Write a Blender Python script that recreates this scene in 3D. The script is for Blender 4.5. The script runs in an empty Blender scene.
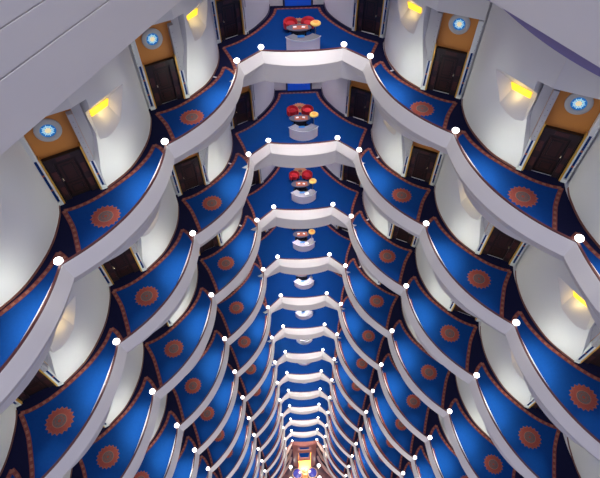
import bpy, bmesh, math, random
from mathutils import Vector, Matrix
random.seed(7)
SC = bpy.context.scene
COL = SC.collection
H = 6.0                      # storey height in metres; plan data below is in storeys
NBOT = 15                    # storeys between the top visible gallery and the ground

def FZ(k): return (NBOT - k) * H - (.10 if k < 15 else 0)
DX = {(-1, 0): (.06, 0), (-1, 1): (.0, -.20), (-1, 2): (.05, -.20), (-1, 3): (.12, -.3), (1, 0): (.03, 0), (1, 1): (.12, -.07), (1, 2): (.10, -.34), (1, 3): (.15, -.8)}   # surveyed offsets of the later bays, metres

ORD = ['top', 'first', 'second', 'third', 'fourth', 'fifth', 'sixth', 'seventh', 'eighth', 'ninth', 'tenth',
       'eleventh', 'twelfth', 'thirteenth', 'fourteenth', 'fifteenth', 'sixteenth']

# ------------------------------------------------------------------ materials
def mat(name, col, rough=0.6, metal=0.0, emit=None, estr=0.0, spec=None, noise=None, bump=None, coat=0.0):
    m = bpy.data.materials.new(name); m.use_nodes = True
    nt = m.node_tree; b = nt.nodes['Principled BSDF']
    b.inputs['Base Color'].default_value = (*col, 1); b.inputs['Roughness'].default_value = rough
    b.inputs['Metallic'].default_value = metal
    if spec is not None: b.inputs['Specular IOR Level'].default_value = spec
    if coat: b.inputs['Coat Weight'].default_value = coat
    if emit:
        b.inputs['Emission Color'].default_value = (*emit, 1); b.inputs['Emission Strength'].default_value = estr
    if noise:
        sc, amt = noise
        tc = nt.nodes.new('ShaderNodeTexCoord'); n = nt.nodes.new('ShaderNodeTexNoise'); n.inputs['Scale'].default_value = sc
        n.inputs['Detail'].default_value = 3
        mx = nt.nodes.new('ShaderNodeMix'); mx.data_type = 'RGBA'
        mx.inputs[6].default_value = (*[c * (1 - amt) for c in col], 1); mx.inputs[7].default_value = (*[min(1, c * (1 + amt)) for c in col], 1)
        nt.links.new(tc.outputs['Object'], n.inputs['Vector']); nt.links.new(n.outputs['Fac'], mx.inputs[0])
        nt.links.new(mx.outputs[2], b.inputs['Base Color'])
    if bump:
        sc, st = bump
        tc = nt.nodes.new('ShaderNodeTexCoord'); n = nt.nodes.new('ShaderNodeTexNoise'); n.inputs['Scale'].default_value = sc
        bp = nt.nodes.new('ShaderNodeBump'); bp.inputs['Strength'].default_value = st; bp.inputs['Distance'].default_value = 0.01
        nt.links.new(tc.outputs['Object'], n.inputs['Vector']); nt.links.new(n.outputs['Fac'], bp.inputs['Height'])
        nt.links.new(bp.outputs['Normal'], b.inputs['Normal'])
    return m

M = dict(
    wall=mat('wall_paint', (.70, .69, .70), .38, noise=(.7, .02)),
    parapet=mat('parapet_paint', (.68, .65, .62), .5, noise=(.9, .02)),
    slab=mat('ceiling_paint', (.72, .72, .72), .7),
    rail=mat('mahogany_rail', (.085, .02, .02), .4),
    skirt=mat('skirting_wood', (.16, .055, .045), .5),
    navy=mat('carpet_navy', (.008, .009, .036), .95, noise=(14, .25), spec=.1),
    blue=mat('carpet_blue', (.003, .042, .20), .95, noise=(9, .12), spec=.1),
    bord=mat('carpet_border_red', (.20, .055, .046), .95, noise=(22, .3), spec=.1),
    bord2=mat('carpet_border_tan', (.30, .12, .085), .95, noise=(22, .3), spec=.1),
    med=mat('medallion_red', (.25, .056, .044), .95, noise=(16, .2), spec=.1),
    medtip=mat('medallion_tip', (.27, .09, .07), .95, spec=.1),
    medgrey=mat('medallion_grey', (.12, .085, .085), .95, noise=(25, .5), spec=.1),
    medgold=mat('medallion_gold', (.48, .23, .12), .95, noise=(16, .2), spec=.1),
    orange=mat('ochre_plaster', (.53, .20, .035), .6, noise=(1.5, .06)),
    frame=mat('door_frame_wood', (.022, .013, .016), .35, noise=(5, .5)),
    burl=mat('burl_inlay', (.06, .022, .022), .3, noise=(12, .5)),
    leaf=mat('door_leaf_wood', (.010, .006, .006), .4, noise=(6, .4)),
    panel=mat('door_panel_wood', (.028, .010, .010), .4, noise=(6, .4)),
    gold=mat('gilded_rope', (.75, .42, .08), .35, .35, bump=(60, .6)),
    brass=mat('brass', (.8, .7, .5), .25, .9),
    white=mat('white_gloss', (.78, .80, .80), .3),
    stud=mat('dark_stud', (.12, .12, .14), .5),
    mosaic=mat('blue_mosaic', (.008, .04, .17), .25, noise=(30, .6)),
    mosred=mat('red_mosaic', (.42, .10, .06), .3),
    ring=mat('rosette_ring', (.42, .42, .43), .5),
    rblue=mat('rosette_blue_glass', (.02, .2, .5), .2, emit=(.01, .16, .5), estr=.45),
    rpale=mat('rosette_pale_glass', (.40, .65, .75), .2, emit=(.40, .76, .95), estr=.5),
    rcream=mat('rosette_cream_glass', (.95, .8, .5), .2, emit=(1, .72, .35), estr=.55),
    niche=mat('yellow_lamp_panel', (.9, .6, .05), .5, emit=(1, .58, .015), estr=1.3),
    globe=mat('lamp_globe', (1, 1, 1), .3, emit=(1, .98, .95), estr=5),
    lift=mat('blue_lift_glass', (.01, .04, .3), .15, emit=(.01, .08, .55), estr=.38),
    liftf=mat('lift_frame', (.02, .02, .06), .3),
    desk=mat('desk_body', (.74, .66, .69), .4),
    silver=mat('silver_top', (.25, .25, .28), .38, .8),
    glass=mat('smoked_glass_top', (.12, .12, .17), .1),
    reveal_shade=mat('reveal_shade_grey', (.40, .39, .43), .5),  # wall grey darkened to imitate the shade inside the door openings
    shade_purple=mat('purple_shade_tint', (.22, .19, .38), .6),  # dark tint imitating shade below the bulkhead edge
    dark=mat('black_lacquer', (.012, .012, .022), .25),
    red=mat('red_velvet', (.50, .008, .022), .75, noise=(6, .15)),
    leather=mat('tan_leather', (.40, .09, .035), .5),
    paper=mat('white_paper', (.85, .85, .87), .7),
    screen_blue=mat('screen_glow_blue', (.02, .18, .5), .3),  # blue imitating the glow of a desk screen
    shade=mat('yellow_shade', (.90, .58, .14), .6, noise=(14, .12)),
    shade2=mat('orange_shade', (.85, .36, .06), .6),
    brown=mat('brown_marble', (.34, .11, .085), .4, noise=(3, .25)),
    tan=mat('tan_marble', (.60, .40, .31), .4, noise=(3, .2)),
    darkfl=mat('dark_floor', (.02, .018, .03), .5),
    marble=mat('ground_marble', (.10, .05, .06), .3, noise=(2, .4)),
    goldw=mat('gold_leaf_wall', (.85, .50, .13), .4, .2),
    pool=mat('pool_tile', (.02, .03, .28), .1),
    step=mat('fountain_mosaic', (.75, .22, .05), .4, noise=(8, .3)),
    steppale=mat('fountain_pale', (.85, .6, .35), .4),
)

# ------------------------------------------------------------------ mesh building
class MB:
    def __init__(s): s.v, s.f, s.m, s.mats = [], [], [], []
    def mi(s, m):
        if m not in s.mats: s.mats.append(m)
        return s.mats.index(m)
    def add(s, vs, fs, m):
        o = len(s.v); s.v += [tuple(v) for v in vs]; k = s.mi(m)
        for f in fs: s.f.append([o + i for i in f]); s.m.append(k)
    def prism(s, poly, z0, z1, m, cap=True):
        n = len(poly); vs = [(p[0], p[1], z0) for p in poly] + [(p[0], p[1], z1) for p in poly]
        fs = [(i, (i + 1) % n, n + (i + 1) % n, n + i) for i in range(n)]
        if cap: fs += [tuple(range(n - 1, -1, -1)), tuple(range(n, 2 * n))]
        s.add(vs, fs, m)
    def flat(s, poly, z, m): s.add([(p[0], p[1], z) for p in poly], [tuple(range(len(poly)))], m)
    def strip(s, a, b, za, zb, m, m2=None, step=2):
        n = len(a); vs = [(p[0], p[1], za) for p in a] + [(p[0], p[1], zb) for p in b]
        for i in range(n - 1):
            mm = m2 if (m2 and (i // step) % 2) else m
            s.add([vs[i], vs[i + 1], vs[n + i + 1], vs[n + i]], [(0, 1, 2, 3)], mm)
    def sweep(s, rows, m):
        """rows: list of vertex rows forming a closed section swept along the row index"""
        n = len(rows[0]); k = len(rows); vs = [v for r in rows for v in r]
        fs = []
        for j in range(k):
            a, b = j * n, ((j + 1) % k) * n
            for i in range(n - 1): fs.append((a + i, a + i + 1, b + i + 1, b + i))
        fs.append(tuple(j * n for j in range(k))); fs.append(tuple(j * n + n - 1 for j in range(k - 1, -1, -1)))
        s.add(vs, fs, m)
    def box(s, x0, x1, y0, y1, z0, z1, m): s.prism([(x0, y0), (x1, y0), (x1, y1), (x0, y1)], z0, z1, m)
    def lathe(s, prof, m, n=24, c=(0, 0), sx=1, sy=1):
        vs, fs = [], []; k = len(prof)
        for j in range(n):
            a = 2 * math.pi * j / n
            for r, z in prof: vs.append((c[0] + sx * r * math.cos(a), c[1] + sy * r * math.sin(a), z))
        for j in range(n):
            b = ((j + 1) % n) * k
            for i in range(k - 1): fs.append((j * k + i, b + i, b + i + 1, j * k + i + 1))
        fs.append(tuple(j * k for j in range(n - 1, -1, -1))); fs.append(tuple(j * k + k - 1 for j in range(n)))
        s.add(vs, fs, m)
    def mesh(s, name, mirror=False, smooth=None):
        me = bpy.data.meshes.new(name)
        vs = [(-x, y, z) for x, y, z in s.v] if mirror else s.v
        fs = [f[::-1] for f in s.f] if mirror else s.f
        me.from_pydata(vs, [], fs)
        for m in s.mats: me.materials.append(M[m])
        me.polygons.foreach_set('material_index', s.m)
        finish(me, smooth)
        return me
def finish(me, smooth=None, merge=True):
    bm = bmesh.new(); bm.from_mesh(me)
    if merge: bmesh.ops.remove_doubles(bm, verts=bm.verts, dist=1e-5)
    bmesh.ops.recalc_face_normals(bm, faces=bm.faces)
    bm.to_mesh(me); bm.free()
    if smooth is not None:
        me.polygons.foreach_set('use_smooth', [True] * len(me.polygons)); me.set_sharp_from_angle(angle=math.radians(smooth))
    me.update()

def obj(name, me, parent=None, loc=(0, 0, 0), rz=0, kind=None, label=None, cat=None, group=None):
    o = bpy.data.objects.new(name, me); COL.objects.link(o)
    o.location = loc; o.rotation_euler = (0, 0, rz)
    if parent: o.parent = parent
    if kind: o['kind'] = kind
    if label: o['label'] = label
    if cat: o['category'] = cat
    if group: o['group'] = group
    return o

# ------------------------------------------------------------------ plan data (storeys)
T = Vector((.455, -.976)); L = T.length; T = T / L; NR = Vector((-T.y, T.x))
B0 = Vector((.546, 3.495)); A0 = Vector((.35, 3.69))
def cusp(i): return B0 + T * (L * i) + Vector((0, -.06)) * max(0, i - 2)
def ln(s, n): return T * s + NR * n            # bay frame -> plan offset, right wing
NSEG = 24
SAG = .135
def par(s): return -4 * SAG * (s / L) * (1 - s / L)

def catmull(P, n=6):
    P = [Vector(p) for p in P]; out = []
    Q = [P[0] * 2 - P[1]] + P + [P[-1] * 2 - P[-2]]
    for i in range(1, len(Q) - 2):
        for k in range(n):
            t = k / n; a, b, c, d = Q[i - 1:i + 3]
            out.append(.5 * ((2 * b) + (c - a) * t + (2 * a - 5 * b + 4 * c - d) * t * t + (3 * b - a - 3 * c + d) * t ** 3))
    return out + [P[-1]]

# full balcony edge, left end -> right end, with the index range of every bay
NB = 4
right = []
for i in range(NB):
    for k in range(NSEG):
        s = L * k / NSEG; right.append(cusp(i).lerp(cusp(i + 1), k / NSEG) + NR * par(s))
right.append(cusp(NB))
left = [Vector((-p.x, p.y)) for p in reversed(right)]
front = [Vector((-A0.x + 2 * A0.x * k / 12, A0.y - .034 * (1 - (2 * k / 12 - 1) ** 2))) for k in range(13)]
EDGE = left + front + right
iB_l = len(left) - 1; iA_l = len(left); iA_r = iA_l + 12; iB_r = iA_r + 1
RANGES = {('lobby', 0): (iB_l, iB_r)}
for i in range(NB):
    RANGES[(1, i)] = (iB_r + i * NSEG, iB_r + (i + 1) * NSEG)
    RANGES[(-1, i)] = (iB_l - (i + 1) * NSEG, iB_l - i * NSEG)

def offset(P, d):
    """offset an open polyline to its right-hand side (towards the atrium) with mitred corners; d a number or list"""
    out = []
    for i, p in enumerate(P):
        dd = d[i] if isinstance(d, list) else d
        ns = []
        if i > 0: e = (p - P[i - 1]).normalized(); ns.append(Vector((e.y, -e.x)))
        if i < len(P) - 1: e = (P[i + 1] - p).normalized(); ns.append(Vector((e.y, -e.x)))
        m = sum(ns, Vector((0, 0))).normalized(); c = max(.45, m.dot(ns[0]))
        out.append(p + m * (dd / c))
    return out
def chaikin(P, n=2):
    for _ in range(n):
        P = [P[0]] + [q for a, b in zip(P[:-1], P[1:]) for q in (a * .75 + b * .25, a * .25 + b * .75)] + [P[-1]]
    return P

ZRAIL, ZTIER, ZLOW = 1.1, .50, -.40
E_in = EDGE; E_out = offset(EDGE, .012); db = [.04] * len(EDGE)
for j in range(iA_l, iA_r + 1): db[j] = .055 + .035 * (1 - (2 * (j - iA_l) / 12 - 1) ** 2)
db[iB_l] = db[iB_r] = .055
E_bot = offset(EDGE, db)
# lower tier: deeper valleys at the cusps than the parapet
dl = [0.0] * len(EDGE)
for (sd, i), (a, b) in RANGES.items():
    for j in range(a, b + 1):
        if sd == 'lobby': dl[j] = .072
        else:
            q = abs(2 * (j - a) / NSEG - 1); dl[j] = -.004 - .14 * q ** 2.4
            if i == 0 and ((sd > 0 and j < a + NSEG / 2) or (sd < 0 and j > b - NSEG / 2)): dl[j] = -.004 - .05 * q ** 2.4
dl[iB_l] = dl[iB_r] = -.045
E_low = offset(EDGE, dl); E_lowb = offset(EDGE, [d - .05 for d in dl]); E_slab = offset(EDGE, [min(d - .02, -.004) for d in dl])

ZT = [.44] * len(EDGE)
for j in range(iA_l, iA_r + 1): ZT[j] = .62
ZT[iB_l] = ZT[iB_r] = .54
def rowl(P, a, b, Z, d=0): return [(P[j].x * H, P[j].y * H, Z[j] + d) for j in range(a, b + 1)]
def XY(p): return (p.x * H, p.y * H)
def rowz(P, a, b, z): return [(P[j].x * H, P[j].y * H, z) for j in range(a, b + 1)]

# ------------------------------------------------------------------ shared meshes: parapets
led = [0.0] * len(EDGE)
for i in range(NB):
    for j in range(NSEG + 1):
        q = j / NSEG; d = .016 * math.sin(math.pi * min(1, q / .5)) if q < .5 else 0
        led[RANGES[(1, i)][0] + j] = max(d, led[RANGES[(1, i)][0] + j]); led[RANGES[(-1, i)][1] - j] = max(d, led[RANGES[(-1, i)][1] - j])
E_led = offset(EDGE, [-d for d in led])
PAR = {}
for key, (a, b) in RANGES.items():
    mb = MB(); mb.sweep([rowz(E_led, a, b, .0), rowz(E_led, a, b, ZRAIL), rowz(E_out, a, b, ZRAIL), rowl(E_bot, a, b, ZT), rowz(E_in, a, b, -.02)][::-1], 'parapet')
    body = mb.mesh('parapet', smooth=35)
    r = MB(); Ri = offset(EDGE, -.003); Ro = offset(EDGE, .010)
    r.sweep([rowz(Ri, a, b, ZRAIL), rowz(Ri, a, b, ZRAIL + .05), rowz(Ro, a, b, ZRAIL + .05), rowz(Ro, a, b, ZRAIL)], 'rail')
    f = MB(); lob = key[0] == 'lobby'
    El = [E_bot[j] if lob and iA_l <= j <= iA_r else p for j, p in enumerate(E_low)]
    tf = [(ZT[j] if iA_l <= j <= iA_r else .10) if lob else -.01 for j in range(len(EDGE))]
    f.sweep([rowz(E_lowb, a, b, ZLOW), rowl(E_lowb, a, b, [min(t, -.01) for t in tf]), rowl(El, a, b, tf), rowz(El, a, b, ZLOW)], 'parapet')
    PAR[key] = (body, r.mesh('handrail', smooth=35), f.mesh('fascia', smooth=35))

# ------------------------------------------------------------------ bulging walls between the doors
BUL = [(-.48, .50), (-.42, .447), (-.34, .395), (-.25, .347), (-.15, .308), (-.03, .279), (.09, .264), (.19, .270), (.33, .300)]
bul = catmull(BUL, 6)
OA, OB = Vector((.33, .30)), Vector((L - .48, .50))         # the two ends of a door opening, in the bay frame
Eo = (OB - OA); WO = Eo.length; Eo = Eo / WO; Mo = Vector((-Eo.y, Eo.x))
def world_bul(): return [ln(p.x, p.y) * H for p in bul]
def bulge_solid(top=H - .5):
    pts = [Vector((p.x, p.y)) for p in bul]
    back = [Vector((.335, .44)), Vector((.25, .47)), OA + Mo * .3, Vector((-.48, .50)) + Mo * .3]
    mb = MB(); mb.prism([XY(ln(p.x, p.y)) for p in pts + back], 0, top, 'wall'); return mb
HOLE = [(-.12, .54), (.28, .575), (.24, .363), (.027, .373)]
BACK = [(-.003, .498), (.18, .520), (.183, .472), (.021, .453)]
NB_ = .350
def nfront(s):
    for a, b in zip(bul[:-1], bul[1:]):
        if a.x <= s <= b.x: return a.y + (b.y - a.y) * (s - a.x) / (b.x - a.x)
    return .3
def scut(z): return .335 - .115 * math.sin(min(1, max(0, (z - .10) / .56)) * math.pi / 2) ** 1.2
def carve(mb, hole, back, nb, frame_fn, nf):
    """cut a tapering light scoop out of a wall solid"""
    fr = []
    for (hs, hz), (bs, bz) in zip(hole, back):
        n0 = nf(hs); g = 1.8
        fr.append((bs + (hs - bs) * g, nb + (n0 - nb) * g, bz + (hz - bz) * g))
    vs = [(*XY(frame_fn(s, n)), z * H) for s, n, z in fr] + [(*XY(frame_fn(s, nb)), z * H) for s, z in back]
    c = MB(); c.add(vs, [(0, 1, 2, 3), (7, 6, 5, 4), (0, 4, 5, 1), (1, 5, 6, 2), (2, 6, 7, 3), (3, 7, 4, 0)], 'wall')
    a = bpy.data.objects.new('wall', mb.mesh('wall')); b = bpy.data.objects.new('cut', c.mesh('cut'))
    # the wall end beside the door is scooped away in a long curve
    e = MB(); zs = [.10 + .55 * k / 16 for k in range(17)]
    rows = [[(*XY(frame_fn(q, n)), z * H) for q, n in ((scut(z), .10), (.345, .10), (.345, .40), (scut(z), .40))] for z in zs]
    vv = [v for r in rows for v in r]; ff = [(4 * j + i, 4 * j + (i + 1) % 4, 4 * j + 4 + (i + 1) % 4, 4 * j + 4 + i) for j in range(16) for i in range(4)] + [(0, 1, 2, 3), (67, 66, 65, 64)]
    e.add(vv, ff, 'wall'); e2 = bpy.data.objects.new('cut2', e.mesh('cut2')); COL.objects.link(e2)
    COL.objects.link(a); COL.objects.link(b)
    md = a.modifiers.new('e', 'BOOLEAN'); md.object = e2; md.operation = 'DIFFERENCE'; md.solver = 'EXACT'
    md = a.modifiers.new('b', 'BOOLEAN'); md.object = b; md.operation = 'DIFFERENCE'; md.solver = 'EXACT'
    dg = bpy.context.evaluated_depsgraph_get(); dg.update()
    me = bpy.data.meshes.new_from_object(a.evaluated_get(dg))
    bpy.data.objects.remove(a); bpy.data.objects.remove(b); bpy.data.objects.remove(e2)
    finish(me, 30, merge=False)
    return me
def mirrored(me):
    m2 = me.copy(); m2.transform(Matrix.Diagonal((-1, 1, 1, 1))); m2.flip_normals(); m2.update(); return m2
bul_r = carve(bulge_solid(), HOLE, BACK, NB_, ln, nfront)
BULGE = {1: bul_r, -1: mirrored(bul_r)}
HB = [(a - .08, b + .045) for a, b in HOLE]; BB = [(a - .08, b + .045) for a, b in BACK]
bul_b = carve(bulge_solid(), HB, BB, NB_ + .01, ln, nfront); BULGEB = {1: bul_b, -1: mirrored(bul_b)}
bul_bt = carve(bulge_solid(H + .25), HB, BB, NB_ + .01, ln, nfront); BULGEBT = {1: bul_bt, -1: mirrored(bul_bt)}
bul_t = carve(bulge_solid(H + .25), HOLE, BACK, NB_, ln, nfront)
BULGET = {1: bul_t, -1: mirrored(bul_t)}
def niche_panel(B, nb):
  mbp = MB()
  mbp.add([(*XY(ln(s, nb - d)), z * H) for d in (.002, .01) for s, z in [(B[0][0] + .006, B[0][1] - .004), (B[1][0] - .006, B[1][1] - .004), (B[2][0] - .006, B[2][1] + .004), (B[3][0] + .006, B[3][1] + .004)]],
        [(0, 1, 2, 3), (4, 5, 6, 7), (0, 4, 5, 1), (1, 5, 6, 2), (2, 6, 7, 3), (3, 7, 4, 0)], 'niche')
  return {1: mbp.mesh('niche_lamp'), -1: mbp.mesh('niche_lamp', mirror=True)}
NICHE = niche_panel(BACK, NB_); NICHEB = niche_panel(BB, NB_ + .01)
sk = MB(); rv = MB(); rows = []
for q in range(17):
    z = .10 + .55 * q / 16
    rows.append([(*XY(ln(x, n)), z * H) for x, n in ((scut(z) - .01, .392), (.34, .392), (.34, .402), (scut(z) - .01, .402))])
rv.sweep([[r[c] for r in rows] for c in range(4)], 'reveal_shade')  # thin panel over the scooped wall end, its shade painted in grey
REVEAL_SHADE = {1: rv.mesh('reveal_shade'), -1: rv.mesh('reveal_shade', mirror=True)}
bo = [p + Vector((0, -.006)) for p in bul]
sk.sweep([[(*XY(ln(p.x, p.y + .002)), z) for p in bul] for z in (0, .08)] + [[(*XY(ln(p.x, p.y)), z) for p in bo] for z in (.08, 0)], 'skirt')
SKIRT = {1: sk.mesh('baseboard', smooth=40), -1: sk.mesh('baseboard', mirror=True, smooth=40)}

# ------------------------------------------------------------------ carpets
def medallion(mb, c, r, z, gold=False, rot=0):
    nt = 18; out, inn = [], []
    def ringpts(r1, r2, n):
        return [(c[0] + (r1 if k % 2 == 0 else r2) * math.cos(math.pi * k / n + rot), c[1] + (r1 if k % 2 == 0 else r2) * math.sin(math.pi * k / n + rot)) for k in range(2 * n)]
    circ = lambda q, n=36: [(c[0] + q * math.cos(2 * math.pi * k / n), c[1] + q * math.sin(2 * math.pi * k / n)) for k in range(n)]
    main = 'medgold' if gold else 'med'
    mb.flat(ringpts(r, r * .84, nt), z, 'medgold' if gold else 'medtip')
    mb.flat(ringpts(r * .91, r * .77, nt), z + .002, main)
    mb.flat(circ(r * .50), z + .004, 'bord2'); mb.flat(circ(r * .46), z + .006, 'medgold' if gold else 'medgrey')
    mb.flat(ringpts(r * .34, r * .26, 8), z + .008, 'bord'); mb.flat(ringpts(r * .29, r * .22, 8), z + .010, 'medgrey')
    mb.flat(circ(r * .11), z + .012, 'med')
def resample(P, step):
    P = [Vector(p) for p in P]; out = [P[0]]; acc = 0
    for a, b in zip(P[:-1], P[1:]):
        d = (b - a).length
        if d < 1e-9: continue
        t = step - acc
        while t <= d: out.append(a + (b - a) * (t / d)); t += step
        acc = d - (t - step)
    if (out[-1] - P[-1]).length > step * .3: out.append(P[-1])
    return out
def band(mb, P, w, z, off=0):
    """a patterned border band of width w along polyline P, to its right by off"""
    P = resample(P, .012)
    a, b = offset(P, off - w / 2), offset(P, off + w / 2)
    q1, q2 = offset(P, off - w * .3), offset(P, off + w * .3)
    X = lambda R: [XY(p) for p in R]
    mb.strip(X(a), X(b), z, z, 'bord'); mb.strip(X(q1), X(q2), z + .002, z + .002, 'bord2', 'bord', 2)

WALLB = [(-.17, .250), (-.05, .222), (.1, .222), (.226, .245), (.37, .286), (.48, .332), (.57, .392), (.615, .440)]
ENDB = [(.615, .440), (.66, .362), (.715, .280), (.79, .195), (.87, .110), (.955, .03)]
LEGB = [(-.17, .250), (-.15, .18), (-.105, .105), (-.045, .035)]
def bay_carpet(sm):
    mb = MB()
    wb = catmull(WALLB, 5); eb = catmull(ENDB, 5); lg = catmull(LEGB, 5)
    edge = [Vector((s, par(s) + .034)) for s in [L * k / NSEG for k in range(1, NSEG - 1)]]
    poly = wb + eb[1:] + edge[::-1] + lg[::-1][:-1]
    mb.flat([XY(ln(p.x, p.y)) for p in poly], .008, 'blue')
    LW = lambda P: [ln(p.x, p.y) for p in P]
    band(mb, LW(wb), .030, .011, off=.0)
    band(mb, LW(eb), .030, .0125); band(mb, LW(lg), .030, .0125)
    e2 = LW([Vector((s, par(s) + .050)) for s in [L * k / 30 for k in range(1, 29)]])
    a, b = offset(e2, -.016), offset(e2, .016)
    mb.strip([XY(p) for p in a], [XY(p) for p in b], .011, .011, 'bord')
    m = ln(.552, .152) * H
    medallion(mb, (m.x, m.y), .100 * H, .013, rot=.1)
    return mb.mesh('carpet', mirror=(sm < 0))
CARPET = {1: bay_carpet(1), -1: bay_carpet(-1)}
LB = [(.715, 4.075), (.60, 4.15), (.50, 4.245), (.405, 4.365), (.325, 4.49), (.268, 4.61), (.235, 4.70), (.222, 4.79)]
def lobby_carpet():
    mb = MB()
    lb = catmull(LB, 4); le = [Vector(p) for p in ((.715, 4.075), (.655, 3.93), (.605, 3.78), (.575, 3.60))]
    le = catmull(le, 4)
    mir = lambda P: [Vector((-p.x, p.y)) for p in P]
    poly = [Vector((-.545, 3.52)), Vector((-.35, 3.70))] + [EDGE[j] + Vector((0, .008)) for j in range(iA_l + 1, iA_r)] + [Vector((.35, 3.70)), Vector((.545, 3.52))] + le[::-1] + lb[1:] + mir(lb)[::-1] + mir(le)[1:]
    mb.flat([XY(p) for p in poly], .008, 'blue')
    path = mir(lb) + lb[::-1]
    band(mb, path, .028, .011); band(mb, le, .028, .0125); band(mb, mir(le), .028, .0125)
    f2 = offset([EDGE[j] for j in range(iB_l, iB_r + 1)], -.014)
    mb.strip([XY(p) for p in offset(f2, -.005)], [XY(p) for p in offset(f2, .005)], .011, .011, 'bord')
    medallion(mb, (0, 4.50 * H), .095 * H, .013, gold=True)
    return mb.mesh('carpet')
LCARPET = lobby_carpet()

# ------------------------------------------------------------------ floor slab of one gallery
def slab_mesh():
    mb = MB()
    fr = E_slab
    tail = [cusp(NB) + ln(0, 1.0), B0 + ln(-.5, 1.0), Vector((.75, 5.2))]
    poly = fr + tail + [Vector((-p.x, p.y)) for p in tail[::-1]]
    mb.prism([XY(p) for p in poly], -.5, -.05, 'slab')
    mb.prism([XY(p) for p in EDGE + tail + [Vector((-p.x, p.y)) for p in tail[::-1]]], -.05, 0, 'slab')
    fr = [EDGE[j] for j in range(iB_l, iB_r + 1)]
    side = [B0 + ln(s, n) for s, n in ((-.02, .27), (-.15, .306), (-.25, .345), (-.34, .39), (-.42, .44), (-.475, .50))] + [Vector(p) for p in ((.80, 4.16), (.52, 4.34), (.42, 4.44), (.33, 4.60), (.292, 4.72), (.284, 4.858))]
    polyn = fr + side + [Vector((-p.x, p.y)) for p in side[::-1]]
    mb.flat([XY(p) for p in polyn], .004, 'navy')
    # navy ground: from the parapet foot to under the walls, cusp to cusp
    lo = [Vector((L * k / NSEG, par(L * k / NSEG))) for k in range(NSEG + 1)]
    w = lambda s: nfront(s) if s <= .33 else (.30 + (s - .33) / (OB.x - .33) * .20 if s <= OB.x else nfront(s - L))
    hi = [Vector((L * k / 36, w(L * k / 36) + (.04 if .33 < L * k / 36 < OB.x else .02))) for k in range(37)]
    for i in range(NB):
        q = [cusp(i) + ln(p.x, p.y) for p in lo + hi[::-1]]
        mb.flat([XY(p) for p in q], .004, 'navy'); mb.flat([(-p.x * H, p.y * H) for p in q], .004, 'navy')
    return mb.mesh('floor')
SLAB = slab_mesh()

# ------------------------------------------------------------------ door unit (frame: x along opening, y into the recess)
W = WO * H
def arch_mesh(top=H - .5):
    mb = MB(); prof = [(-.06, 3.9), (W + .02, 3.9), (W + .02, top), (-.06, top)]
    n = len(prof); vs = [(x, 0, z) for x, z in prof] + [(x, .26, z) for x, z in prof]
    fs = [(i, (i + 1) % n, n + (i + 1) % n, n + i) for i in range(n)] + [tuple(range(n)), tuple(range(2 * n - 1, n - 1, -1))]
    mb.add(vs, fs, 'wall'); return mb
def recess_mesh():
    mb = MB(); mb.box(.0, W - .02, .30, .42, 0, H - .5, 'orange'); mb.box(W - .02, W + .6, .28, .42, 0, H - .05, 'wall'); mb.box(-.35, .0, .30, .42, 0, H - .05, 'reveal_shade'); return mb
def pil_left():
    mb = MB()
    mb.box(.01, .05, .02, .28, 0, 1.6, 'white'); mb.box(.17, .21, .02, .28, 0, 1.6, 'white'); mb.box(.0, .22, .0, .29, 0, .16, 'white'); mb.box(.05, .17, .07, .28, .16, 1.6, 'white')
    mb.box(.01, .21, .03, .28, 1.6, 3.9, 'reveal_shade'); z = 1.8
    while z < 3.8: mb.box(.10, .12, .02, .03, z, z + .03, 'stud'); z += .25
    return mb
def mosaic(x0, x1, y, top):
    mb = MB(); z = .2; k = 0
    while z < top:
        h = .62 if k % 3 == 0 else .09
        mb.box(x0, x1, y - .012, y, z, z + h - .01, 'mosaic' if k % 3 == 0 else ('mosred' if k % 3 == 1 else 'mosaic')); z += h; k += 1
    return mb
def rope(x0, x1):
    mb = MB(); mb.box(x0, x1, .03, .29, 0, 2.45, 'gold'); return mb
def frame_mesh():
    mb = MB(); x0, x1, t = .29, 1.70, .045
    # outer moulding
    mb.box(x0, x0 + t, .12, .30, 0, 2.26, 'leaf'); mb.box(x1 - t, x1, .12, .30, 0, 2.26, 'leaf'); mb.box(x0, x1, .12, .30, 2.22, 2.27, 'leaf')
    # wide casing
    mb.box(x0 + t, x0 + .30, .16, .30, 0, 2.22, 'frame'); mb.box(x1 - .30, x1 - t, .16, .30, 0, 2.22, 'frame'); mb.box(x0 + .30, x1 - .30, .16, .30, 1.99, 2.22, 'frame')
    # burl inlays
    for z0, z1 in ((.30, .75), (1.1, 1.6)):
        mb.box(x0 + .08, x0 + .26, .150, .16, z0, z1, 'burl'); mb.box(x1 - .26, x1 - .08, .150, .16, z0, z1, 'burl')
    mb.box(x0 + .45, x1 - .45, .150, .16, 2.03, 2.19, 'burl')
    return mb
def leaf_mesh():
    mb = MB(); mb.box(.59, 1.40, .22, .30, .02, 1.99, 'leaf')
    for z0, z1 in ((.15, .75), (.85, 1.85)):
        mb.box(.68, 1.31, .205, .22, z0, z1, 'panel'); mb.box(.76, 1.23, .196, .205, z0 + .08, z1 - .08, 'leaf'); mb.box(.82, 1.17, .188, .196, z0 + .14, z1 - .14, 'panel')
    return mb
def handle_mesh():
    mb = MB(); mb.box(1.335, 1.375, .195, .22, .96, 1.14, 'brass'); mb.lathe([(0, 1.02), (.03, 1.03), (.04, 1.055), (.03, 1.08), (0, 1.09)], 'brass', 12, (1.355, .17)); return mb
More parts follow.
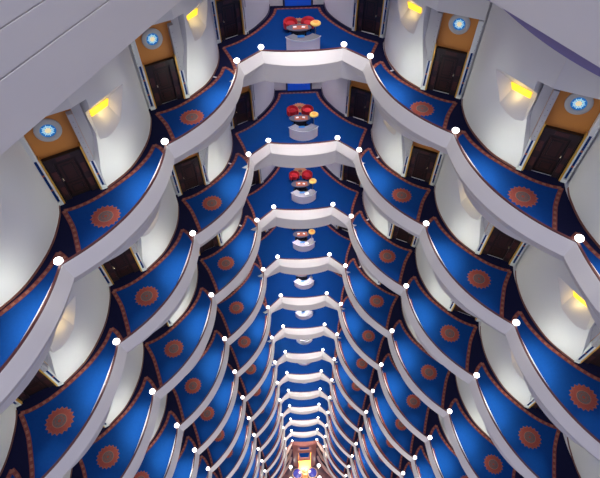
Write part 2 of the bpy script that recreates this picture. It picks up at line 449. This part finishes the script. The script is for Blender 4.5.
def pil_right():
    mb = MB(); mb.box(1.78, 1.83, .02, .28, 0, 3.9, 'white'); mb.box(1.96, W, .02, .28, 0, 3.9, 'white'); mb.box(1.77, W, 0, .29, 0, .16, 'white'); mb.box(1.83, 1.96, .07, .28, .5, 3.9, 'white')
    z = .6
    while z < 3.8: mb.box(1.975, 1.99, .010, .02, z, z + .025, 'stud'); z += .22
    return mb
def ring_mesh():
    mb = MB(); n = 40; r0, r1, y0, y1 = .27, .46, .22, .298
    rows = []
    for r, y in ((r0, y1), (r0, y0), (r0 + .03, y0 - .01), (r1 - .04, y0 - .01), (r1, y0 + .02), (r1, y1)):
        rows.append([(1.0 + r * math.cos(2 * math.pi * k / n), y, 3.46 + r * math.sin(2 * math.pi * k / n)) for k in range(n)])
    vs = [v for r in rows for v in r]; k = len(rows)
    fs = [(j * n + i, j * n + (i + 1) % n, ((j + 1) % k) * n + (i + 1) % n, ((j + 1) % k) * n + i) for j in range(k) for i in range(n)]
    mb.add(vs, fs, 'ring'); return mb
def star_mesh():
    mb = MB(); c = (1.0, 3.46)
    def disc(P, y, m): mb.add([(x, y, z) for x, z in P], [tuple(range(len(P)))], m)
    circ = lambda r, n=36, cx=c[0], cz=c[1]: [(cx + r * math.cos(2 * math.pi * k / n), cz + r * math.sin(2 * math.pi * k / n)) for k in range(n)]
    disc(circ(.272), .25, 'rblue')
    disc([(c[0] + (.24 if k % 2 == 0 else .13) * math.cos(math.pi * k / 8), c[1] + (.24 if k % 2 == 0 else .13) * math.sin(math.pi * k / 8)) for k in range(16)], .245, 'rpale')
    for k in range(8):
        a = 2 * math.pi * (k + .5) / 8; disc(circ(.028, 10, c[0] + .165 * math.cos(a), c[1] + .165 * math.sin(a)), .242, 'rpale')
    disc(circ(.105), .240, 'rcream')
    for k in range(8):
        a = 2 * math.pi * (k + .5) / 8; disc(circ(.017, 8, c[0] + .12 * math.cos(a), c[1] + .12 * math.sin(a)), .236, 'rblue')
    return mb
def two(mb, name, smooth=None): return {1: mb.mesh(name, smooth=smooth), -1: mb.mesh(name, mirror=True, smooth=smooth)}
ARCH = two(arch_mesh(), 'wall_header', 30); ARCHT = two(arch_mesh(H + .25), 'wall_header', 30); RECESS = two(recess_mesh(), 'wall_recess')
PL = two(pil_left(), 'pilaster'); PR = two(pil_right(), 'pilaster')
MOL = two(mosaic(.07, .15, .07, 1.3), 'mosaic_strip'); MOR = two(mosaic(1.85, 1.94, .07, 2.2), 'mosaic_strip')
RP1 = two(rope(.225, .285), 'gilded_strip'); RP2 = two(rope(1.71, 1.77), 'gilded_strip')
FRM = two(frame_mesh(), 'door_frame'); LEAF = two(leaf_mesh(), 'door_leaf'); HDL = two(handle_mesh(), 'handle', 40)
RING = two(ring_mesh(), 'ring', 40); STAR = two(star_mesh(), 'star_glass')

# ------------------------------------------------------------------ globe lamp
g = MB(); g.lathe([(.0, -.11)] + [(.15 * math.cos(a), .105 * math.sin(a)) for a in [math.radians(x) for x in range(-75, 80, 15)]] + [(.0, .11)], 'globe', 20)
GLOBE = g.mesh('globe', smooth=60)
g = MB(); g.lathe([(.08, 0), (.08, .01), (.05, .015), (.05, .02)], 'brass', 14); GCOLLAR = g.mesh('collar', smooth=40)

# ------------------------------------------------------------------ lobby furniture meshes
R0 = 1.134
def drum_body():
    mb = MB(); a0 = math.asin(.94 / R0); n = 28
    arc = lambda r: [(r * math.sin(-a0 + 2 * a0 * k / n), -r * math.cos(-a0 + 2 * a0 * k / n)) for k in range(n + 1)]
    mb.prism(arc(R0 - .03) + arc(R0 - .50)[::-1], 0, .74, 'desk'); return mb
def drum_top():
    mb = MB(); a0 = math.asin(.95 / R0); n = 28
    arc = lambda r: [(r * math.sin(-a0 + 2 * a0 * k / n), -r * math.cos(-a0 + 2 * a0 * k / n)) for k in range(n + 1)]
    mb.prism(arc(R0) + arc(R0 - .53)[::-1], .74, .78, 'silver')
    mb.prism(arc(R0 + .012) + arc(R0 - .001)[::-1], .735, .785, 'white'); return mb
def ellipse(a, b, n=36, cx=0, cy=0): return [(cx + a * math.cos(2 * math.pi * k / n), cy + b * math.sin(2 * math.pi * k / n)) for k in range(n)]
mb = drum_body(); DRUM = mb.mesh('body', smooth=30); DRUMT = drum_top().mesh('counter_top', smooth=30)
mb = MB(); mb.prism(ellipse(.70, .35), .84, .88, 'glass'); OVT = mb.mesh('table_top', smooth=30)
mb = MB(); mb.prism(ellipse(.55, .22), 0, .30, 'dark'); mb.prism(ellipse(.42, .16), .30, .72, 'dark'); mb.prism(ellipse(.62, .28), .72, .84, 'dark'); OVB = mb.mesh('pedestal', smooth=30)
mb = MB(); mb.box(-.40, .44, -.19, .20, 0, .012, 'leather'); BLOT = mb.mesh('desk_pad')
mb = MB(); mb.box(-.09, .09, -.06, .06, 0, .02, 'paper'); PAPER = mb.mesh('paper_stack')
mb = MB(); mb.box(-.15, .15, -.10, .10, 0, .05, 'paper'); mb.box(-.14, .14, -.09, .09, .05, .06, 'paper'); BOOK = mb.mesh('white_book')
mb = MB(); mb.box(-.19, .19, -.055, .055, 0, .035, 'screen_blue'); mb.box(-.19, .19, .02, .055, .035, .07, 'screen_blue'); SCREEN_BLOCK = mb.mesh('screen_block')  # plain block standing in for a glowing screen at the desk
# armchair: faces -y (towards the desk)
def chair():
    parts = []
    s = MB(); s.prism([(.26 * math.cos(a) * (1.0), .26 * math.sin(a)) for a in [2 * math.pi * k / 24 for k in range(24)]], .20, .42, 'red'); s.lathe([(.26, .42), (.24, .46), (.15, .48), (0, .485)], 'red', 24)
    parts.append(('seat', s.mesh('seat', smooth=50)))
    b = MB(); n = 24; rows = []
    def hgt(t): return .50 + .12 * math.sin(math.pi * t) ** .7 if 0 < t < 1 else .50
    ang = [math.radians(-35 + 250 * k / n) for k in range(n + 1)]
    for r, z0 in ((.27, .20), (.39, .20)): rows.append([(r * math.cos(a), r * math.sin(a), z0) for a in ang])
    rows.append([(.41 * math.cos(a), .41 * math.sin(a), hgt(k / n) - .05) for k, a in enumerate(ang)])
    rows.append([(.36 * math.cos(a), .36 * math.sin(a), hgt(k / n)) for k, a in enumerate(ang)])
    rows.append([(.28 * math.cos(a), .28 * math.sin(a), hgt(k / n) - .05) for k, a in enumerate(ang)])
    b.sweep(rows, 'red'); parts.append(('backrest', b.mesh('backrest', smooth=60)))
    for x in (-.2, .2):
        for y in (-.2, .24):
            l = MB(); l.lathe([(.025, 0), (.035, .20)], 'dark', 10, (x, y)); parts.append(('leg', l.mesh('leg', smooth=40)))
    return parts
CHAIR = chair()
mb = MB(); mb.lathe([(.17, 0), (.17, .02), (.03, .04), (.022, .10), (.022, .98)], 'silver', 20); LST = mb.mesh('stand', smooth=40)
mb = MB(); mb.lathe([(.02, .98), (.23, .98), (.285, 1.03), (.285, 1.08), (.23, 1.12), (.15, 1.13)], 'shade', 28); mb.lathe([(.14, 1.12), (.14, 1.138), (.0, 1.14)], 'shade2', 24); LSH = mb.mesh('shade', smooth=40)
mb = MB(); mb.box(-.87, .99, -.10, .0, 0, 2.5, 'liftf'); LIFTF = mb.mesh('lift_frame')
mb = MB(); mb.box(-.74, .055, -.13, -.10, .02, 2.4, 'lift'); LIFT1 = mb.mesh('lift_leaf')
mb = MB(); mb.box(.065, .86, -.13, -.10, .02, 2.4, 'lift'); LIFT2 = mb.mesh('lift_leaf')

# lobby walls
LW_ = [(.503, 4.31), (.44, 4.392), (.38, 4.49), (.325, 4.60), (.293, 4.715), (.283, 4.86)]
lw = catmull(LW_, 5)
mb = MB(); mb.prism([XY(p) for p in lw + [Vector((.283, 5.1)), Vector((.70, 5.0)), Vector((.58, 4.44))]], 0, H - .5, 'wall')
LOBW = {1: mb.mesh('wall_lobby', smooth=30), -1: mb.mesh('wall_lobby', mirror=True, smooth=30)}
mb = MB(); mb.box(-.283 * H, .283 * H, 4.86 * H, 5.05 * H, 0, H - .5, 'wall'); LOBB = mb.mesh('wall_back')
mb = MB(); mb.sweep([[(*XY(p), z) for p in lw] for z in (0, .12)] + [[(*XY(p), z) for p in offset(lw, -.006)] for z in (.12, 0)], 'liftf')
LOBS = {1: mb.mesh('baseboard', smooth=40), -1: mb.mesh('baseboard', mirror=True, smooth=40)}

# ------------------------------------------------------------------ assembly
DOORN = [0]
BAYW = ['first', 'second', 'third', 'fourth']
SIDE = {1: 'right', -1: 'left'}
def gal(k): return 'topmost gallery' if k == 0 else f'{ORD[k + 1]} gallery from top'
def door_unit(side, org, ang, k, where, detail=True, dx=(.03, 0)):
    """org: plan point (right side, storeys) of the opening's lobby-side end; ang: its direction"""
    loc = (side * org.x * H + dx[0], org.y * H + dx[1], FZ(k)); rz = ang * side
    obj('wall_header', (ARCHT if k == 0 else ARCH)[side], loc=loc, rz=rz, kind='structure')
    obj('wall_recess', RECESS[side], loc=loc, rz=rz, kind='structure')
    if not detail: return
    DOORN[0] += 1
    d = obj(f'door_{DOORN[0]}', None, loc=loc, rz=rz, kind='structure'); d.empty_display_size = .3; d.scale.z = .94 if side < 0 else .98
    d['label'] = f'dark panelled door {where}, {gal(k)}'
    for nm, me in (('door_frame', FRM), ('pilaster', PL), ('pilaster', PR), ('gilded_strip', RP1), ('gilded_strip', RP2)):
        p = obj(nm, me[side], d)
        if me is PL: obj('mosaic_strip', MOL[side], p)
        if me is PR: obj('mosaic_strip', MOR[side], p)
    lf = obj('door_leaf', LEAF[side], d); obj('handle', HDL[side], lf)
    r = obj('wall_rosette', None, loc=loc, rz=rz, label=f'lit star rosette over door {where}, {gal(k)}', cat='wall light', group='star rosettes above the doors')
    r.empty_display_size = .3; r.location.z -= .26 if side < 0 else .04
    obj('ring', RING[side], r); obj('star_glass', STAR[side], r)

ANG_W = math.atan2((T * Eo.x + NR * Eo.y).y, (T * Eo.x + NR * Eo.y).x)
LOA = Vector((.490, 4.318)); LOBp = B0 + ln(-.48, .50); ANG_L = math.atan2((LOBp - LOA).y, (LOBp - LOA).x)

LAMPS = []
def spot(loc, e, col, size, blend=.7, r=.15):
    key = (round(e, 2), col, size)
    l = bpy.data.lights.new('downlight', 'SPOT'); l.energy = e; l.color = col; l.spot_size = math.radians(size); l.spot_blend = 1.0; l.shadow_soft_size = r
    o = bpy.data.objects.new('downlight', l); COL.objects.link(o); o.location = loc; return o

def strip_lamp(s, c, z):
    """linear lamp under the handrail, washing the foot of the wall opposite"""
    a, b = c + ln(.12, par(.12) + .035), c + ln(.52, par(.52) + .03)
    l = bpy.data.lights.new('handrail_lamp', 'AREA'); l.shape = 'RECTANGLE'; l.size = (b - a).length * H; l.size_y = .06; l.energy = 46; l.color = (.98, 1, .80)
    o = bpy.data.objects.new('handrail_lamp', l); COL.objects.link(o)
    m = (a + b) / 2; d = (b - a).normalized(); n = Vector((-d.y, d.x))
    X = Vector((s * d.x, d.y, 0)); Zd = Vector((-s * n.x, -n.y, .12)).normalized(); Y = Zd.cross(X)
    mw = Matrix((X, Y, Zd)).transposed().to_4x4(); mw.translation = Vector((s * m.x * H, m.y * H, z + .80)); o.matrix_world = mw
for k in range(0, 13):
    z = FZ(k)
    obj('floor', SLAB, loc=(0, 0, z), kind='structure')
    bays = [('lobby', 0)] + [(s, i) for s in (-1, 1) for i in range(4 if k <= 2 else 3)]
    for key in bays:
        pm = PAR[key][0]
        if k == 12 and key[0] == 'lobby': pm = pm.copy(); pm.materials[0] = M['brown']
        p = obj('balcony_parapet', pm, loc=(0, 0, z), kind='structure')
        fm = PAR[key][2]
        if k == 12 and key[0] == 'lobby': fm = fm.copy(); fm.materials[0] = M['brown']
        obj('handrail', PAR[key][1], p); obj('fascia', fm, p)
    for s in (-1, 1):
        for i in range(4 if k <= 2 else 3):
            c = cusp(i); dx = DX[(s, i)]; loc = (s * (B0 + T * L * i).x * H + dx[0], (B0 + T * L * i).y * H + dx[1], z)
            where = f'{BAYW[i]} bay {SIDE[s]} of lobby'
            w = obj('wall_' + SIDE[s], ((BULGEBT if k == 0 else BULGEB) if i == 0 else (BULGET if k == 0 else BULGE))[s], loc=loc, kind='structure'); obj('baseboard', SKIRT[s], w); obj('reveal_shade', REVEAL_SHADE[s], w)
            obj('carpet', CARPET[s], loc=loc, label=f'blue carpet with red medallion, {where}, {gal(k)}', cat='carpet', group='corridor carpets')
            if k <= 4:
                obj('niche_lamp', (NICHEB if i == 0 else NICHE)[s], loc=loc, label=f'yellow lamp panel in wall niche, {where}, {gal(k)}', cat='wall light', group='yellow niche lamps')
            if k <= 2:
                q = c + ln(.09 - (.08 if i == 0 else 0), .295); l = bpy.data.lights.new('niche_glow', 'POINT'); l.energy = 5; l.color = (1, .72, .25); l.shadow_soft_size = .08
                o = bpy.data.objects.new('niche_glow', l); COL.objects.link(o); o.location = (s * q.x * H + dx[0], q.y * H + dx[1], z + (.475 if i else .52) * H)
            oa = B0 + T * L * i + ln(OA.x, OA.y)
            door_unit(s, oa, ANG_W, k, f'in {where}', detail=(k <= 5), dx=dx)
            q = c + ln(.25, .02); spot((s * q.x * H, q.y * H, z + 5.2), 1250, (.92, .98, .90), 31)
            q = c + ln(.79, .0); spot((s * q.x * H, q.y * H, z + 5.2), 560, (.9, 1.0, .97), 20)
            strip_lamp(s, c, z)
        door_unit(s, LOA, ANG_L, k, f'beside lobby on the {SIDE[s]}', detail=(k <= 4))
        w = obj('wall_lobby', LOBW[s], loc=(0, 0, z), kind='structure'); obj('baseboard', LOBS[s], w)
        q = Vector((s * .30, 3.74)); spot((q.x * H, q.y * H, z + 5.2), 760 if k < 4 else 900, (1.0, .93, .92), 95)
    obj('wall_back', LOBB, loc=(0, 0, z), kind='structure')
    spot((0, 4.45 * H, z + 5.2), 700 if k < 4 else 1100, (1.0, .90, .97), 100)
    obj('carpet', LCARPET, loc=(0, 0, z), label=f'blue lobby carpet under the curved reception desk, {gal(k)}', cat='carpet', group='lobby carpets')
    if k <= 3:
        DOORN[0] += 1
        d = obj(f'door_{DOORN[0]}', None, loc=(0, 4.86 * H, z), kind='structure')
        obj('lift_frame', LIFTF, d); obj('lift_leaf', LIFT1, d); obj('lift_leaf', LIFT2, d)
    # globes
    spots = []
    for s in (-1, 1):
        spots.append((Vector((s * A0.x, A0.y)), f'inner {SIDE[s]} corner of lobby balcony'))
        for i in range(4 if k <= 0 else 3):
            c = cusp(i); nm = f'outer {SIDE[s]} corner of lobby balcony' if i == 0 else f'{BAYW[i - 1]} balcony point {SIDE[s]} of lobby'
            spots.append((Vector((s * c.x, c.y)), nm))
    for q, nm in spots:
        if abs(q.x) > 1.8: continue
        g = obj('globe_lamp', None, loc=(q.x * H, q.y * H + .03, z + ZRAIL + .05), label=f'white globe lamp, {nm}, {gal(k)}', cat='lamp', group='globe lamps on the balcony corners')
        g.empty_display_size = .2
        cl = obj('collar', GCOLLAR, g); gl = obj('globe', GLOBE, g); gl.location = (0, 0, .118)
    # reception desk and furniture
    dx, dy = .02 * H, 3.985 * H + .64
    d = obj('reception_desk', None, loc=(dx, dy, z + .03), label=f'curved pale reception desk with silver top, {gal(k)}', cat='desk', group='curved reception desks')
    obj('body', DRUM, d); obj('counter_top', DRUMT, d)
    if k <= 7:
        ox, oy = -.012 * H, 4.115 * H
        o = obj('oval_table', None, loc=(ox, oy, z + .03), label=f'dark oval table with glass top behind the curved desk, {gal(k)}', cat='table', group='oval tables')
        obj('pedestal', OVB, o); obj('table_top', OVT, o)
        zt = z + .03 + .88
        obj('desk_pad', BLOT, loc=(ox + .06, oy - .02, zt + .001), label=f'orange leather pad on the oval table, {gal(k)}', cat='desk pad', group='leather pads')
        obj('paper_stack', PAPER, loc=(ox - .22 + .05 * (k % 3), oy + .02, zt + .014), rz=.2, label=f'white papers left on the oval table, {gal(k)}', cat='paper', group='papers on the oval tables')
        obj('paper_stack', PAPER, loc=(ox + .24, oy - .02 + .03 * (k % 2), zt + .014), rz=-.3, label=f'white papers right on the oval table, {gal(k)}', cat='paper', group='papers on the oval tables')
        obj('screen_block', SCREEN_BLOCK, loc=(dx - .12, dy - .70, z + .815), label=f'blue block imitating a glowing screen, on the silver desk top, {gal(k)}', cat='screen_block', group='blue screen blocks')
        if k >= 2: obj('white_book', BOOK, loc=(dx + .22, dy - .83, z + .815), rz=.3, label=f'thick white book on the silver desk top, {gal(k)}', cat='book', group='white books')
        lp = obj('floor_lamp', None, loc=(.140 * H, 4.125 * H, z + .03), label=f'silver lamp with round yellow shade beside the desk, {gal(k)}', cat='lamp', group='yellow shaded lamps')
        obj('stand', LST, lp); obj('shade', LSH, lp)
    if k <= 4:
        for s in (-1, 1):
            c = obj('armchair', None, loc=(s * .083 * H, 4.345 * H, z + .03), rz=-.25 * s, label=f'red tub armchair, {SIDE[s]} of the pair by oval table, {gal(k)}', cat='armchair', group='red armchairs')
            for nm, me in CHAIR: obj(nm, me, c)

# ------------------------------------------------------------------ blank bulkhead above the top gallery
zg = FZ(0) + .10 + .2 * H                     # height of the top gallery's globes
def chord(n, s): return [Vector((s * q.x, q.y)) for q in (B0 + ln(-.1, n), cusp(5) + ln(0, n))]
def bulk(s, n0, n1, z0, z1, m='parapet'):
    a, b = chord(n0, s); c, d = chord(n1, s); mb = MB(); mb.prism([XY(a), XY(b), XY(d), XY(c)], zg + z0 * H, zg + z1 * H, m); return mb
for nm, n0, z0, z1 in (('wall_left', 0, .73, .983), ('wall_left', .012, .983, .992), ('wall_left', .002, .992, 1.142), ('wall_left', .014, 1.142, 1.15), ('wall_left', .004, 1.15, 3.0)):
    obj(nm, bulk(-1, n0, .25, z0, z1).mesh(nm), kind='structure')
obj('wall_right', bulk(1, 0, .25, .866, 3.0).mesh('wall_right'), kind='structure')
for i in range(0, 4):  # lens-shaped strips added to paint in the shade under the bulkhead edge
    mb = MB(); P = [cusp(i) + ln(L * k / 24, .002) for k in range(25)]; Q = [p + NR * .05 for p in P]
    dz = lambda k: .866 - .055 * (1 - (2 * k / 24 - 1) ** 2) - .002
    mb.sweep([[(*XY(p), zg + .87 * H) for p in P], [(*XY(p), zg + .87 * H) for p in Q], [(*XY(p), zg + dz(k) * H) for k, p in enumerate(Q)], [(*XY(p), zg + dz(k) * H) for k, p in enumerate(P)]], 'shade_purple')
    obj('shade_strip_1' if i == 0 else 'shade_strip_%d' % (i + 1), mb.mesh('shade_strip', smooth=30), kind='structure')
mb = MB(); mb.prism([(-.9 * H, 3.64 * H), (.9 * H, 3.64 * H), (.9 * H, 3.8 * H), (-.9 * H, 3.8 * H)], zg + .73 * H, zg + 3 * H, 'parapet')
obj('wall_back', mb.mesh('wall_back'), kind='structure')
mb = MB(); fr = chord(.04, -1)[::-1] + [Vector((-A0.x, A0.y + .06)), Vector((A0.x, A0.y + .06))] + chord(.04, 1); tail = [cusp(5) + ln(0, 1.0), B0 + ln(-.5, 1.0), Vector((.75, 5.2))]
mb.prism([XY(p) for p in fr + tail + [Vector((-p.x, p.y)) for p in tail[::-1]]], zg + .838 * H, zg + .92 * H, 'slab')
obj('ceiling', mb.mesh('ceiling'), kind='structure')

# ------------------------------------------------------------------ bottom of the atrium
MEZ = catmull([(-.36, 3.70), (-.45, 3.50), (-.60, 3.30), (-.85, 3.00), (-1.10, 2.75), (-1.40, 2.52)], 6)
for k, (dx, dy) in ((12.02, (0, 0)), (13, (-.03, .02)), (14, (-.06, .03))):
    for s in (-1, 1):
        P = [Vector((p.x + dx, p.y + dy)) for p in MEZ]
        if s > 0: P = [Vector((-p.x, p.y)) for p in P]
        Q = P if s > 0 else P[::-1]
        if Q[0].x > Q[-1].x: Q = Q[::-1]
        z = FZ(k)
        row = lambda R, zz: [(*XY(p), zz) for p in R]
        mb = MB(); I, O = offset(Q, -.012), offset(Q, .018)
        mb.sweep([row(I, -.4), row(I, 1.0), row(O, 1.0), row(O, -.4)], 'brown')
        p = obj('mezzanine_parapet', mb.mesh('mezzanine_parapet', smooth=35), loc=(0, 0, z), kind='structure')
        p['kind'] = 'structure'
        mb = MB(); mb.sweep([row(offset(Q, -.03), 1.0), row(offset(Q, -.03), 1.1), row(offset(Q, .035), 1.1), row(offset(Q, .035), 1.0)], 'tan'); obj('handrail', mb.mesh('handrail', smooth=35), p)
        mb = MB(); far = offset(Q, -.45)
        mb.sweep([row(I, -.4), row(I, 0), row(far, 0), row(far, -.4)], 'darkfl'); obj('floor', mb.mesh('floor', smooth=35), loc=(0, 0, z), kind='structure')
for s in (-1, 1):
    mb = MB(); mb.prism([(s * x * H, y * H) for x, y in ((.20, 3.62), (.36, 3.72), (.36, 4.2), (.26, 4.2))], 0, FZ(12) - .5, 'brown'); obj('pier_wall', mb.mesh('pier_wall'), kind='structure')
for k, hw in ((13, .21), (14, .19)):
    mb = MB(); mb.box(-hw * H, hw * H, 3.70 * H, 4.6 * H, -.5, 0, 'brown'); mb.box(-hw * H, hw * H, 3.68 * H, 3.71 * H, -.9, .9, 'brown'); obj('floor', mb.mesh('floor'), loc=(0, 0, FZ(k)), kind='structure')
    mb = MB(); mb.prism([(x * H, y * H) for x, y in ((-.12, 3.72), (.12, 3.72), (.20, 3.95), (.20, 4.5), (-.20, 4.5), (-.20, 3.95))], 0, .02, 'blue')
    obj('carpet', mb.mesh('carpet'), loc=(0, 0, FZ(k) + .005), label=f'small blue carpet between brown piers, {"upper" if k == 13 else "lower"} brown balcony', cat='carpet', group='lower balcony carpets')
mb = MB(); mb.box(-3.2 * H, 3.2 * H, -1.5 * H, 5.3 * H, -.3, 0, 'marble'); obj('floor', mb.mesh('floor'), kind='structure')
mb = MB(); mb.box(-.24 * H, .24 * H, 3.98 * H, 4.1 * H, 0, 5.2, 'goldw'); mb.box(-.24 * H, .24 * H, 3.66 * H, 3.98 * H, 0, .02, 'goldw'); obj('wall_gold', mb.mesh('wall_gold'), kind='structure')
for s in (-1, 1):
    t = obj('pool', None, loc=(s * .255 * H, 3.46 * H, 0), label=f'round blue pool {SIDE[s]} of the orange fountain', cat='pool', group='blue pools')
    mb = MB(); mb.lathe([(.98, .0), (.98, .5), (.88, .5), (.88, .3)], 'tan', 28); obj('rim', mb.mesh('rim', smooth=30), t)
    mb = MB(); mb.lathe([(.88, .28), (.88, .34), (.5, .42), (.0, .45)], 'pool', 28); obj('water', mb.mesh('water', smooth=60), t)
t = obj('cascade_fountain', None, loc=(0, 3.36 * H, 0), label='orange stepped cascade fountain between the two blue pools', cat='fountain')
for i in range(5):
    mb = MB(); w = 1.0 - .13 * i; y0 = -1.1 + .42 * i
    mb.box(-w * .48, w * .48, y0, 1.2, .25 * i, .25 * (i + 1), 'step' if i % 2 == 0 else 'steppale'); obj('step', mb.mesh('step'), t)
for x, y in ((-.47, 3.62), (-.47, 3.25), (.47, 3.62), (.47, 3.25)):
    g = obj('standing_lamp', None, loc=(x * H, y * H, 0), label=f'bright standing lamp on the ground floor by the {"left" if x < 0 else "right"} pool, {"behind" if y > 3.4 else "in front of"} it', cat='lamp', group='standing lamps round the pools')
    mb = MB(); mb.lathe([(.25, 0), (.08, .1), (.06, 1.6)], 'brass', 16); obj('pole', mb.mesh('pole', smooth=40), g)
    mb = MB(); mb.lathe([(.1, 1.6), (.3, 1.75), (.32, 1.95), (.2, 2.15), (0, 2.2)], 'globe', 18); obj('globe', mb.mesh('globe', smooth=60), g)
l = bpy.data.lights.new('alcove_light', 'POINT'); l.energy = 2500; l.color = (1, .75, .4); l.shadow_soft_size = .3
o = bpy.data.objects.new('alcove_light', l); COL.objects.link(o); o.location = (0, 3.72 * H, 4.3)

# ------------------------------------------------------------------ daylight
w = bpy.data.worlds.new('World'); SC.world = w; w.use_nodes = True
nt = w.node_tree; bg = nt.nodes['Background']
tc = nt.nodes.new('ShaderNodeTexCoord'); sp = nt.nodes.new('ShaderNodeSeparateXYZ'); mr = nt.nodes.new('ShaderNodeMapRange')
mr.inputs['From Min'].default_value = -.1; mr.inputs['From Max'].default_value = 1; mr.inputs['To Min'].default_value = .22; mr.inputs['To Max'].default_value = .95
nt.links.new(tc.outputs['Generated'], sp.inputs[0]); nt.links.new(sp.outputs['Z'], mr.inputs['Value']); nt.links.new(mr.outputs['Result'], bg.inputs[1])
bg.inputs[0].default_value = (.43, .51, 1.0, 1)
# tall translucent membrane closing the atrium behind the camera lets daylight in
for z, e, tilt in ((22, 6800, 80), (54, 3900, 68), (93, 900, 55)):
    l = bpy.data.lights.new('membrane_daylight', 'AREA'); l.shape = 'RECTANGLE'; l.size = 26; l.size_y = 30; l.energy = e; l.color = (1, .88, .78)
    o = bpy.data.objects.new('membrane_daylight', l); COL.objects.link(o); o.location = (0, -11, z); o.rotation_euler = (math.radians(tilt), 0, 0)
l = bpy.data.lights.new('roof_skylight', 'AREA'); l.shape = 'RECTANGLE'; l.size = 12; l.size_y = 13; l.energy = 24000; l.color = (1, .96, .95)
o = bpy.data.objects.new('roof_skylight', l); COL.objects.link(o); o.location = (0, 10, 150)
for k in (13, 14): spot((0, 3.95 * H, FZ(k) + 5.2), 900, (1, .9, .9), 80)

# ------------------------------------------------------------------ camera
cam = bpy.data.cameras.new('camera'); cam.sensor_width = 36; cam.lens = 465.3035 / 600 * 36; cam.clip_end = 500; cam.clip_start = .05
co = bpy.data.objects.new('camera', cam); COL.objects.link(co); SC.camera = co
p, y, r = .9058, -.0364, -.0143
f = Vector((0, math.cos(p), -math.sin(p))); ri = Vector((1, 0, 0)); u = Vector((0, math.sin(p), math.cos(p)))
ri, u = math.cos(r) * ri + math.sin(r) * u, -math.sin(r) * ri + math.cos(r) * u
Z = Matrix.Rotation(y, 3, 'Z'); ri, u, f = Z @ ri, Z @ u, Z @ f
mw = Matrix((ri, u, -f)).transposed().to_4x4(); mw.translation = Vector((-.1794 * H, 0, FZ(0) + .10 + (2.0732 + .2) * H)); co.matrix_world = mw

vs = SC.view_settings; vs.view_transform = 'Standard'; vs.look = 'None'; vs.gamma = 1; vs.exposure = 0; vs.use_curve_mapping = False
